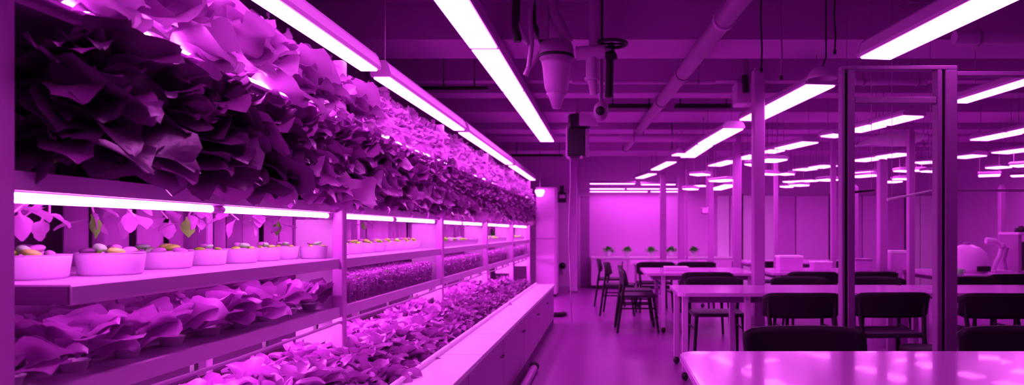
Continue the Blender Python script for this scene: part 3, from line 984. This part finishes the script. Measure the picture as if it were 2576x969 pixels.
# ---------------------------------------------------------------- chairs
def make_chair(label, w=.56):
    c = thing('dining_chair', label, 'chair', (0, 0, 0), 0, 'dark chairs around the tables')
    # local: faces +y, back at -y
    a = w / 2
    mb = MB()
    n, m = 12, 6
    vs, fs = [], []
    for side in (0, 1):
        for i in range(n + 1):
            u = -1 + 2 * i / n
            for j in range(m + 1):
                v = j / m
                y = -.20 - .035 * v + .055 * u * u + side * .022
                z = .585 + (.20 - .012 * u ** 4) * v
                xx = u * a * (1 - .02 * (1 - v))
                if abs(u) > .9:
                    z = .685 + (z - .685) * (.9 if abs(u) < .99 else .8)
                vs.append((xx, y, z))
    S = (n + 1) * (m + 1)
    for i in range(n):
        for j in range(m):
            q = (i * (m + 1) + j, (i + 1) * (m + 1) + j, (i + 1) * (m + 1) + j + 1, i * (m + 1) + j + 1)
            fs.append(q)
            fs.append(tuple(S + k for k in q)[::-1])
    per = [i * (m + 1) for i in range(n + 1)] + [n * (m + 1) + j for j in range(1, m + 1)] + [i * (m + 1) + m for i in range(n - 1, -1, -1)] + [j for j in range(m - 1, 0, -1)]
    for k in range(len(per)):
        p, q = per[k], per[(k + 1) % len(per)]
        fs.append((p, S + p, S + q, q))
    mb.add(vs, fs, True)
    mb.build('backrest', 'chair_plastic', c)
    mb = MB()
    mb.slab(rrect(-a * .86, -.20, a * .86, .24, .06), .43, .455)
    mb.slab(rrect(-a * .82, -.19, a * .82, .23, .06), .455, .463)
    mb.build('seat', 'chair_wood', c)
    for s in (-1, 1):
        MB().tube([(s * a * .86, -.26, 0), (s * a * .80, -.20, .44), (s * a * .84, -.175, .60), (s * a * .86, -.175, .74)], [.015, .019, .017, .012], 8).build('leg', 'chair_plastic', c)
        MB().tube([(s * a * .84, .25, 0), (s * a * .74, .19, .435)], [.014, .019], 8).build('leg', 'chair_plastic', c)
        MB().tube([(s * a * .82, -.21, .30), (s * a * .79, .21, .30)], .010, 7).build('stretcher', 'chair_plastic', c)
    return c


chair0 = make_chair('wide dark chair pushed in behind the nearest table, centre of the right half', .60)
p = at(2030, 583, 3.24)
chair0.location = (p.x, 3.12, 0)
chair0.rotation_euler.z = PI
near_ch = [(at(2590, 583, 3.2).x, 3.12, PI, 'wide dark chair behind the nearest table, cut by the right edge')]
mid = [(at(2016, 583, 5.2).x, 5.36, 0, 'dark chair with curved back at the middle table, left of the frame post'),
       (at(2245, 583, 5.2).x, 5.40, 0.05, 'dark chair at the middle table seen between the frame posts'),
       (at(2510, 583, 5.2).x, 5.33, -.05, 'dark chair at the middle table, right of the double frame post'),
       (at(1795, 583, 6.9).x, 6.72, PI, 'dark chair on the far side of the middle table at its rounded end'),
       (at(2015, 583, 6.9).x, 6.78, PI, 'dark chair on the far side of the middle table, right of the thick post'),
       (at(2200, 583, 6.9).x, 6.75, PI - .1, 'dark chair on the far side of the middle table, behind the frame'),
       (at(2460, 583, 6.9).x, 6.8, PI + .1, 'dark chair on the far side of the middle table, far right'),
       (.03, 11.55, -PI / 2, 'dark chair at the aisle end of the farthest table, leftmost of all'),
       (.72, 10.65, .1, 'dark chair before the farthest table, second from the aisle'),
       (1.38, 10.7, 0, 'dark chair before the farthest table, third from the aisle'),
       (.16, 10.25, -PI / 2 - .1, 'dark chair alone on the aisle between the third and farthest tables'),
       (.36, 9.27, -PI / 2, 'dark chair at the aisle end of the third table, farther one'),
       (.36, 8.58, -PI / 2 + .05, 'dark chair at the aisle end of the third table, nearer one'),
       (1.15, 8.0, 0, 'dark chair before the third table, beside a post foot'),
       (2.4, 8.1, 0, 'dark chair before the table with boxes, left one'),
       (3.1, 8.1, .05, 'dark chair before the table with boxes, right one'),
       (4.5, 7.65, 0, 'dark chair before the table with the domed machine'),
       (2.7, 10.9, 0, 'dark chair before the farthest table seen through the frame, left one'),
       (3.5, 10.9, 0, 'dark chair before the farthest table seen through the frame, right one')]
for x, y, rz, lab in near_ch + mid:
    copy_tree(chair0, (x, y, 0), rz, lab)

# ---------------------------------------------------------------- things on and under the tables
bn = thing('waste_bin', 'pale upright bin on the floor behind the middle table', 'bin', (at(2240, 583, 7.35).x, 7.35, 0))
MB().lathe([(0, 0), (.17, 0), (.19, .55), (.20, .56), (.20, .58), (.18, .58), (.16, .05), (0, .05)], 24).build('body', 'white', bn)
MB().lathe([(.19, .58), (.205, .585), (.2, .60), (.08, .64), (0, .645)], 24).build('lid', 'pipe', bn)
st = thing('stool', 'low dark stool with a round seat under the middle table', 'stool', (at(2300, 583, 4.9).x, 4.75, 0))
MB().lathe([(0, .40), (.15, .40), (.16, .41), (.16, .43), (.15, .44), (0, .44)], 20).build('seat', 'chair_plastic', st)
for k in range(4):
    a = k * PI / 2 + .4
    MB().tube([(.17 * math.cos(a), .17 * math.sin(a), 0), (.10 * math.cos(a), .10 * math.sin(a), .40)], .014, 7).build('leg', 'chair_plastic', st)
# domed machine
dm = thing('domed_machine', 'white domed machine with a dark slot on the far right table', 'machine', (at(2432, 583, 8.5).x, 8.5, ZT + .0005))
MB().lathe([(0, 0), (.28, 0), (.29, .05), (.29, .14), (.26, .24), (.18, .31), (.08, .345), (0, .35)], 28, sx=.85, sy=.8).build('dome', 'white', dm)
MB().box((.0, -.245, .02), (.17, -.215, .085), bev=.006).build('slot', 'dark', dm)
MB().lathe([(0, .345), (.04, .35), (.04, .37), (0, .375)], 14).build('knob', 'pipe', dm)
cu = thing('cup', 'small white cup in front of the domed machine', 'cup', (at(2413, 583, 8.0).x, 8.02, ZT + .0005))
MB().lathe([(0, 0), (.05, 0), (.062, .07), (.058, .07), (.045, .008), (0, .008)], 18).build('body', 'peb_pale', cu)
MB().tube([(.055, 0, .055), (.085, 0, .05), (.085, 0, .025), (.052, 0, .02)], .007, 6).build('handle', 'peb_pale', cu)
ms = thing('jointed_arm_stand', 'pale jointed arm stand right of the domed machine', 'stand', (at(2514, 583, 8.5).x, 8.5, ZT + .0005))
ms.scale = (.85, .85, .9)
MB().box((-.12, -.1, 0), (.14, .1, .03), bev=.006).build('base', 'white', ms)
MB().tube([(-.08, 0, .03), (-.04, 0, .15), (.0, 0, .22), (.04, 0, .36)], [.03, .035, .03, .028], 10).build('lower_arm', 'white', ms)
MB().tube([(.04, 0, .36), (-.06, 0, .43), (-.20, 0, .44)], [.035, .04, .045], 10).build('upper_arm', 'white', ms)
MB().sph((.04, 0, .36), .05, 12, 8).build('joint', 'pipe_pale', ms)
MB().tube([(.1, 0, .03), (.07, 0, .18), (.12, 0, .34)], .022, 8).build('brace', 'pipe', ms)
ct = thing('instrument_shelf', 'raised shelf over a black instrument at the right edge of the far right table', 'shelf', (at(2605, 583, 8.6).x, 8.6, ZT + .0005))
MB().box((-.35, -.22, .47), (.5, .22, .50), bev=.005).build('shelf_board', 'white', ct)
for sx in (-.32, .47):
    MB().box((sx - .02, -.2, 0), (sx + .02, .2, .47)).build('upright', 'pipe', ct)
ins = thing('instrument', 'black boxy instrument under the raised shelf on the far right table', 'instrument', (at(2612, 583, 8.6).x, 8.6, ZT + .0005))
MB().box((-.2, -.18, .012), (.28, .18, .38), bev=.01).build('case', 'dark', ins)
MB().box((-.15, -.186, .2), (.1, -.179, .33), bev=.002).build('display', 'strip_b', ins)
for sx in (-.17, .25):
    MB().lathe([(0, 0), (.015, 0), (.015, .013), (0, .013)], 8, (sx, -.14, 0)).build('foot', 'dark', ins)
bl = thing('black_bottle', 'squat black bottle on top of the raised shelf at the right edge', 'bottle', (at(2568, 583, 8.6).x, 8.6, ZT + .5015))
MB().lathe([(0, 0), (.07, 0), (.075, .02), (.07, .055), (.03, .065), (0, .065)], 18).build('body', 'dark', bl)
MB().lathe([(.031, .06), (.031, .08), (0, .082)], 12).build('cap', 'dark', bl)
for i, (px, Y, w, d_, h, m, lab) in enumerate([(1985, 8.8, .30, .22, .20, 'strip_c', 'pale box on the table behind the thick post, left of two'), (2065, 8.9, .24, .2, .12, 'strip_c', 'low lilac box on the table behind the thick post'),
                                    (2165, 8.8, .22, .22, .16, 'strip_a', 'purple box seen just right of the left frame post'), (1700, 8.9, .30, .25, .05, 'white', 'flat pale box on the third table from the camera'),
                                    (2260, 9.0, .26, .2, .26, 'strip_c', 'tall pale box on the table seen through the frame')]):
    p = at(px, 583, Y)
    b = thing('storage_box', lab, 'box', (p.x, Y, ZT + .0005))
    MB().box((-w / 2, -d_ / 2, 0), (w / 2, d_ / 2, h * .86), bev=.006).build('body', m, b)
    MB().box((-w / 2 - .006, -d_ / 2 - .006, h * .86), (w / 2 + .006, d_ / 2 + .006, h), bev=.004).build('lid', 'ledge' if i != 2 else 'strip_b', b)

# ---------------------------------------------------------------- ceiling services
# diagonal duct
p0, p1 = at_h(1905, -60, 1.50), at_h(1575, 372, 1.50)
du = thing('ceiling_pipe', 'long round pipe running away under the ceiling, right of the aisle', 'pipe', p0)
dv = p1 - p0
MB().tube([(0, 0, 0), dv * .3, dv * .62, dv], [.068, .068, .062, .060], 16).build('pipe', 'pipe', du)
for f in (.10, .30, .47, .75):
    q = dv * f
    e = dv.normalized() * .025
    MB().tube([q - e, q + e], .080, 16).build('clamp', 'pipe_pale' if f < .3 else 'pipe', du)
    MB().tube([q + Vector((0, 0, .05)), q + Vector((0, 0, ZC - p0.z - .003))], .008, 6).build('hanger_rod', 'pipe', du)
MB().tube([dv, dv * 1.006], .066, 16).build('end_cap', 'dark', du)
# black straight duct pieces
for a, b, lab in ((1530, 1645, 'black bar under the ceiling, left of the long round pipe'), (1697, 1842, 'black bar under the ceiling, right of the long round pipe')):
    pa, pb_ = at(a, 268, 8.45), at(b, 268, 8.45)
    t = thing('ceiling_bar', lab, 'bar', (pa + pb_) / 2)
    h = (pb_.x - pa.x) / 2
    MB().box((-h, -.05, -.028), (h, .05, .028), bev=.006).build('bar', 'dark', t)
    for s in (-.8, .8):
        MB().tube([(s * h, 0, .025), (s * h, 0, ZC - pa.z - .003)], .008, 6).build('hanger_rod', 'dark', t)
t = thing('ceiling_bar', 'black bar with short rods on the dark ceiling between the rack lamps and aisle lamps', 'bar', at(1140, 222, 7.0))
MB().box((-.36, -.03, -.015), (.36, .03, .015), bev=.004).build('bar', 'dark', t)
for s in (-.1, .22):
    MB().tube([(s, 0, .01), (s, 0, .10)], .008, 6).build('rod', 'dark', t)
    MB().tube([(s, 0, .10), (s, 0, ZC - t.location.z - .003)], .004, 6).build('hanger_wire', 'dark', t)
t = thing('ceiling_bar', 'long dark bar low under the ceiling beyond the aisle lamps', 'bar', at(1355, 391, 12.4))
MB().box((-.5, -.03, -.02), (.45, .03, .02), bev=.004).build('bar', 'dark', t)
for s in (-.4, .38):
    MB().tube([(s, 0, .015), (s, 0, ZC - t.location.z - .003)], .006, 6).build('hanger_rod', 'dark', t)
# long pale transverse pipes under the ceiling
for i, (a, b, py, Y, r) in enumerate([(1440, 1800, 207, 7.0, .022), (1560, 1850, 347, 9.7, .055), (1560, 1950, 322, 10.7, .028), (2400, 2900, 95, 4.9, .05), (2150, 2330, 206, 6.6, .035), (2130, 2350, 365, 9.2, .02)]):
    pa, pb_ = at(a, py, Y), at(b, py, Y)
    t = thing('ceiling_pipe', ['thin pale pipe across the ceiling before the valve', 'thick pale pipe across the ceiling near the duct end', 'slim pipe across the ceiling beyond the thick one',
                               'purple pipe under the ceiling at the upper right edge', 'short pipe under the ceiling inside the frame opening', 'thin bar below the tapered duct'][i], 'pipe', pa)
    L = pb_.x - pa.x
    MB().tube([(0, 0, 0), (L, 0, 0)], r, 12).build('pipe', 'pipe_pale', t)
    for f in (.12, .88):
        MB().tube([(L * f - .012, 0, 0), (L * f + .012, 0, 0)], r * 1.25, 12).build('clamp', 'pipe', t)
        MB().tube([(L * f, 0, r * .8), (L * f, 0, ZC - pa.z - .003)], .006, 6).build('hanger_rod', 'pipe', t)

# ventilation unit cluster beside the aisle lamps
YV = 5.15


def V(px, py, y=YV):
    return at(px, py, y)


def rel(base, *pts):
    return [V(*p) - base for p in pts]


b0 = V(1400, 165)
vu = thing('ventilation_unit', 'ceiling ventilation unit with a dark drum above a pale tapered bucket', 'ventilation unit', b0)
s_ = YV / F
MB().lathe([(0, -72 * s_), (24 * s_, -70 * s_), (30 * s_, -55 * s_), (36 * s_, 0), (38 * s_, 8 * s_), (0, 10 * s_)], 24).build('bucket', 'pipe_pale', vu)
MB().lathe([(38 * s_, 8 * s_), (43 * s_, 16 * s_), (43 * s_, 40 * s_), (39 * s_, 56 * s_), (20 * s_, 64 * s_), (0, 66 * s_)], 24).build('drum', 'pipe', vu)
MB().lathe([(43.4 * s_, 18 * s_), (45 * s_, 20 * s_), (45 * s_, 24 * s_), (43.4 * s_, 26 * s_)], 24).build('band', 'dark', vu)
MB().lathe([(0, -108 * s_), (10 * s_, -108 * s_), (20 * s_, -78 * s_), (26 * s_, -71 * s_), (0, -71 * s_)], 20).build('nozzle', 'pipe_pale', vu)
MB().tube(rel(b0, (1430, 105), (1412, 70), (1392, 30), (1384, -20)), .045, 12).build('hose', 'pipe', vu)
MB().tube(rel(b0, (1365, 110), (1342, 60), (1340, 0), (1337, -22)), .022, 10).build('cable', 'dark', vu)
MB().tube(rel(b0, (1362, 130), (1330, 170), (1322, 190)), .02, 10).build('drain', 'pipe', vu)
MB().box((-.13, -.04, 64 * s_), (-.06, .04, ZC - b0.z - .003)).build('hanger', 'pipe', vu)
b1 = V(1495, 132)
pv = thing('pipe_assembly', 'pale pipe cross with a black valve wheel and vertical black pipe', 'pipe assembly', b1)
MB().tube(rel(b1, (1449, 134), (1522, 130)), .052, 16).build('cross_pipe', 'pipe_pale', pv)
MB().tube(rel(b1, (1488, 145), (1488, 198), (1492, 212), (1494, 240)), [.042, .042, .034, .028], 14).build('down_pipe', 'pipe_pale', pv)
MB().tube(rel(b1, (1490, 196), (1490, 203)), .058, 14).build('collar', 'pipe_pale', pv)
MB().tube(rel(b1, (1497, 118), (1497, -25)), .048, 14).build('riser', 'pipe', pv)
MB().tube(rel(b1, (1515, 118), (1515, -25)), .008, 8).build('rod', 'dark', pv)
c = V(1540, 110) - b1
ring = [c + Vector((.11 * math.cos(a * PI / 10), .11 * math.sin(a * PI / 10), .0)) for a in range(21)]
MB().tube(ring, .014, 8).build('valve_wheel', 'dark', pv)
MB().tube([c + Vector((-.11, 0, 0)), c + Vector((.11, 0, 0))], .010, 8).build('wheel_spoke', 'dark', pv)
MB().tube(rel(b1, (1538, 108), (1538, 128), (1536, 136), (1536, 146), (1534, 150), (1532, 245)), [.025, .025, .05, .055, .03, .033], 14).build('valve_body', 'chair_plastic', pv)
MB().tube(rel(b1, (1512, 131), (1538, 131)), .03, 12).build('valve_neck', 'pipe_pale', pv)
b2 = V(1512, 279, 5.1)
ga = thing('pressure_gauge', 'round dark gauge hanging below the valve pipes', 'gauge', b2)
MB().sph((0, 0, 0), (.055, .05, .075), 16, 10).build('body', 'pipe', ga)
MB().lathe([(0, 0), (.03, 0), (.035, .01), (0, .012)], 14).build('dial', 'dark', ga).matrix_basis = Matrix.Translation((-.005, -.052, -.01)) @ Matrix.Rotation(R(90), 4, 'X')
MB().tube([(0, 0, .065), (0, .19, .2), (0, .19, ZC - b2.z - .003)], .015, 8).build('stem', 'pipe', ga)
b3 = V(1452, 360, 8.4)
db = thing('control_box', 'dark hanging box below the ceiling pipes at the aisle', 'box', b3)
MB().box((-.11, -.10, -.17), (.10, .14, .17), bev=.012).build('case', 'dark', db)
MB().box((.101, -.09, -.165), (.145, .13, .165), bev=.006).build('side_plate', 'pipe', db)
MB().box((-.135, -.10, -.19), (-.115, -.06, .19), bev=.003).build('edge_bar', 'pipe_pale', db)
MB().box((-.11, -.06, .17), (.16, .10, .36), bev=.03).build('motor', 'chair_wood', db)
MB().prism([(.03, .20), (.26, .20), (.24, .27), (.16, .34), (.03, .36)], -.12, -.061).build('flared_cover', 'pipe_pale', db)
MB().box((-.02, -.02, .36), (.04, .04, ZC - b3.z - .003)).build('hanger', 'pipe', db)
for k, (dx, dz) in enumerate(((-.10, -.20), (.06, -.19))):
    MB().sph((dx, -.11, dz), .022, 8, 6).build('knob', 'pipe_pale', db)
b4 = V(1370, 60, 6.2)
t = thing('cable_bundle', 'loose dark cables hanging from the ceiling left of the ventilation unit', 'cable', V(1290, 40, 4.9))
bb = t.location.copy()
for i, pts in enumerate((((1283, -57), (1298, 50), (1325, 105), (1330, 110)), ((1345, -57), (1333, 40), (1338, 110), (1330, 170)), ((1300, -57), (1297, 60), (1302, 105)))):
    MB().tube([V(*q, 4.9) - bb for q in pts], .018 if i < 2 else .03, 8).build('cable', 'dark' if i == 2 else 'pipe', t)
# dome reflector, bell-shaped, over the second right lamp
dr = thing('dome_reflector', 'bell shaped purple reflector over the end of a wide ceiling lamp', 'reflector', at(2068, 210, 5.15))
MB().lathe([(.11, .03), (.115, .035), (.11, .05), (.095, .085), (.06, .115), (.02, .125), (0, .125)], 24).build('bell', 'housing', dr)
MB().tube([(0, 0, .12), (.03, 0, .2), (.03, 0, ZC - dr.location.z - .003)], .006, 6).build('cord', 'dark', dr)
# hanging cables on the right
for px, y1, Y, lab in ((1915, 176, 5.35, 'black cable hanging above the thick post'), (1965, 195, 5.3, 'thin purple cable right of the thick post'), (2100, 130, 5.4, 'black cable above the metal frame'), (1690, 370, 9.75, 'thin black wire hanging right of the long round pipe')):
    pt = at(px, y1, Y)
    t = thing('hanging_cable', lab, 'cable', pt)
    H = ZC - pt.z - .003
    MB().tube([(0, 0, .012), (.006, 0, H * .3), (-.004, 0, H * .7), (0, 0, H)], .007, 7).build('cable', 'dark' if 'black' in lab else 'pipe', t)
    MB().tube([(0, 0, -.02), (0, 0, .014)], .013, 8).build('plug', 'dark', t)
# tapered duct seen through the frame
td = thing('tapered_duct', 'pale spindle shaped duct hanging in the frame opening', 'duct', at(2240, 350, 8.9))
MB().tube([(-.46, 0, -.09), (-.25, 0, -.03), (.0, 0, .0), (.25, 0, .01), (.40, 0, .03), (.44, 0, .035)], [.012, .05, .10, .10, .05, .03], 16).build('body', 'ledge', td)
MB().tube([(.44, 0, .035), (.48, 0, .035)], .04, 12).build('collar', 'white', td)
for s in (-.15, .3):
    MB().tube([(s, 0, .06), (s, 0, ZC - td.location.z - .003)], .006, 6).build('hanger_wire', 'pipe', td)
# rods behind the frame
for a, b, Y, m, lab, hang in (((2122, 486), (2200, 479), 5.2, 'dark', 'short black rod across the back of the left frame post', .0), ((2232, 503), (2352, 478), 5.4, 'ledge', 'slim pale rod sloping up to the double post', .0)):
    pa, pb_ = at(*a, Y), at(*b, Y)
    t = thing('hanging_rod', lab, 'rod', pa)
    MB().tube([(0, 0, 0), pb_ - pa], [.012, .006], 8).build('rod', m, t)
    for f in (.1, .9):
        q = (pb_ - pa) * f
        MB().tube([q, q + Vector((0, 0, ZC - pa.z - q.z - .003))], .0025, 5).build('hanger_wire', 'pipe', t)
# air unit box near the ceiling on the right
ab = thing('air_unit', 'pale boxy ceiling unit with a black slot left of the thick post', 'air unit', at(1875, 235, 7.2))
MB().box((-.12, -.12, -.13), (.12, .12, .10), bev=.012).build('case', 'pipe_pale', ab)
MB().tube([(-.03, -.13, .16), (-.02, -.135, -.02)], .035, 10).build('handle', 'dark', ab)
MB().box((-.02, -.02, .1), (.02, .02, ZC - ab.location.z - .003)).build('hanger', 'pipe', ab)
# ladder rack at the upper right
lr = thing('cable_tray', 'short cable tray under the ceiling above the large right lamp', 'cable tray', at(2290, 30, 5.6))
MB().box((-.14, -.3, -.02), (-.11, .3, .03)).build('side_rail', 'pipe', lr)
MB().box((.11, -.3, -.02), (.14, .3, .03)).build('side_rail', 'pipe', lr)
for k in range(5):
    MB().box((-.11, -.27 + k * .13, -.012), (.11, -.24 + k * .13, .012)).build('rung', 'pipe', lr)
for s in (-.125, .125):
    MB().tube([(s, 0, .03), (s, 0, ZC - lr.location.z - .003)], .006, 6).build('hanger_rod', 'pipe', lr)

# ---------------------------------------------------------------- camera and render settings
cam = bpy.data.cameras.new('camera')
co = bpy.data.objects.new('camera', cam)
COL.objects.link(co)
co.location = (0, 0, EYE)
co.rotation_euler = (R(90), 0, 0)
cam.sensor_width = 36
cam.sensor_fit = 'HORIZONTAL'
cam.lens = F / 2576 * 36
cam.shift_x = -(VX - 1288) / 2576
cam.shift_y = (VY - 484.5) / 2576
cam.clip_start = .05
cam.dof.use_dof = True
cam.dof.focus_distance = 3.2
cam.dof.aperture_fstop = 2.6
sc.camera = co
w = bpy.data.worlds.new('world')
sc.world = w
w.use_nodes = True
w.node_tree.nodes['Background'].inputs[0].default_value = (0, 0, 0, 1)
vs = sc.view_settings
vs.view_transform = 'Standard'
vs.look = 'None'
vs.exposure = 0.12
vs.gamma = 1
vs.use_curve_mapping = False
cy = sc.cycles
cy.use_denoising = True
cy.max_bounces = 10
cy.diffuse_bounces = 6
cy.glossy_bounces = 4
cy.transmission_bounces = 4
cy.sample_clamp_indirect = 6
cy.caustics_reflective = False
cy.caustics_refractive = False
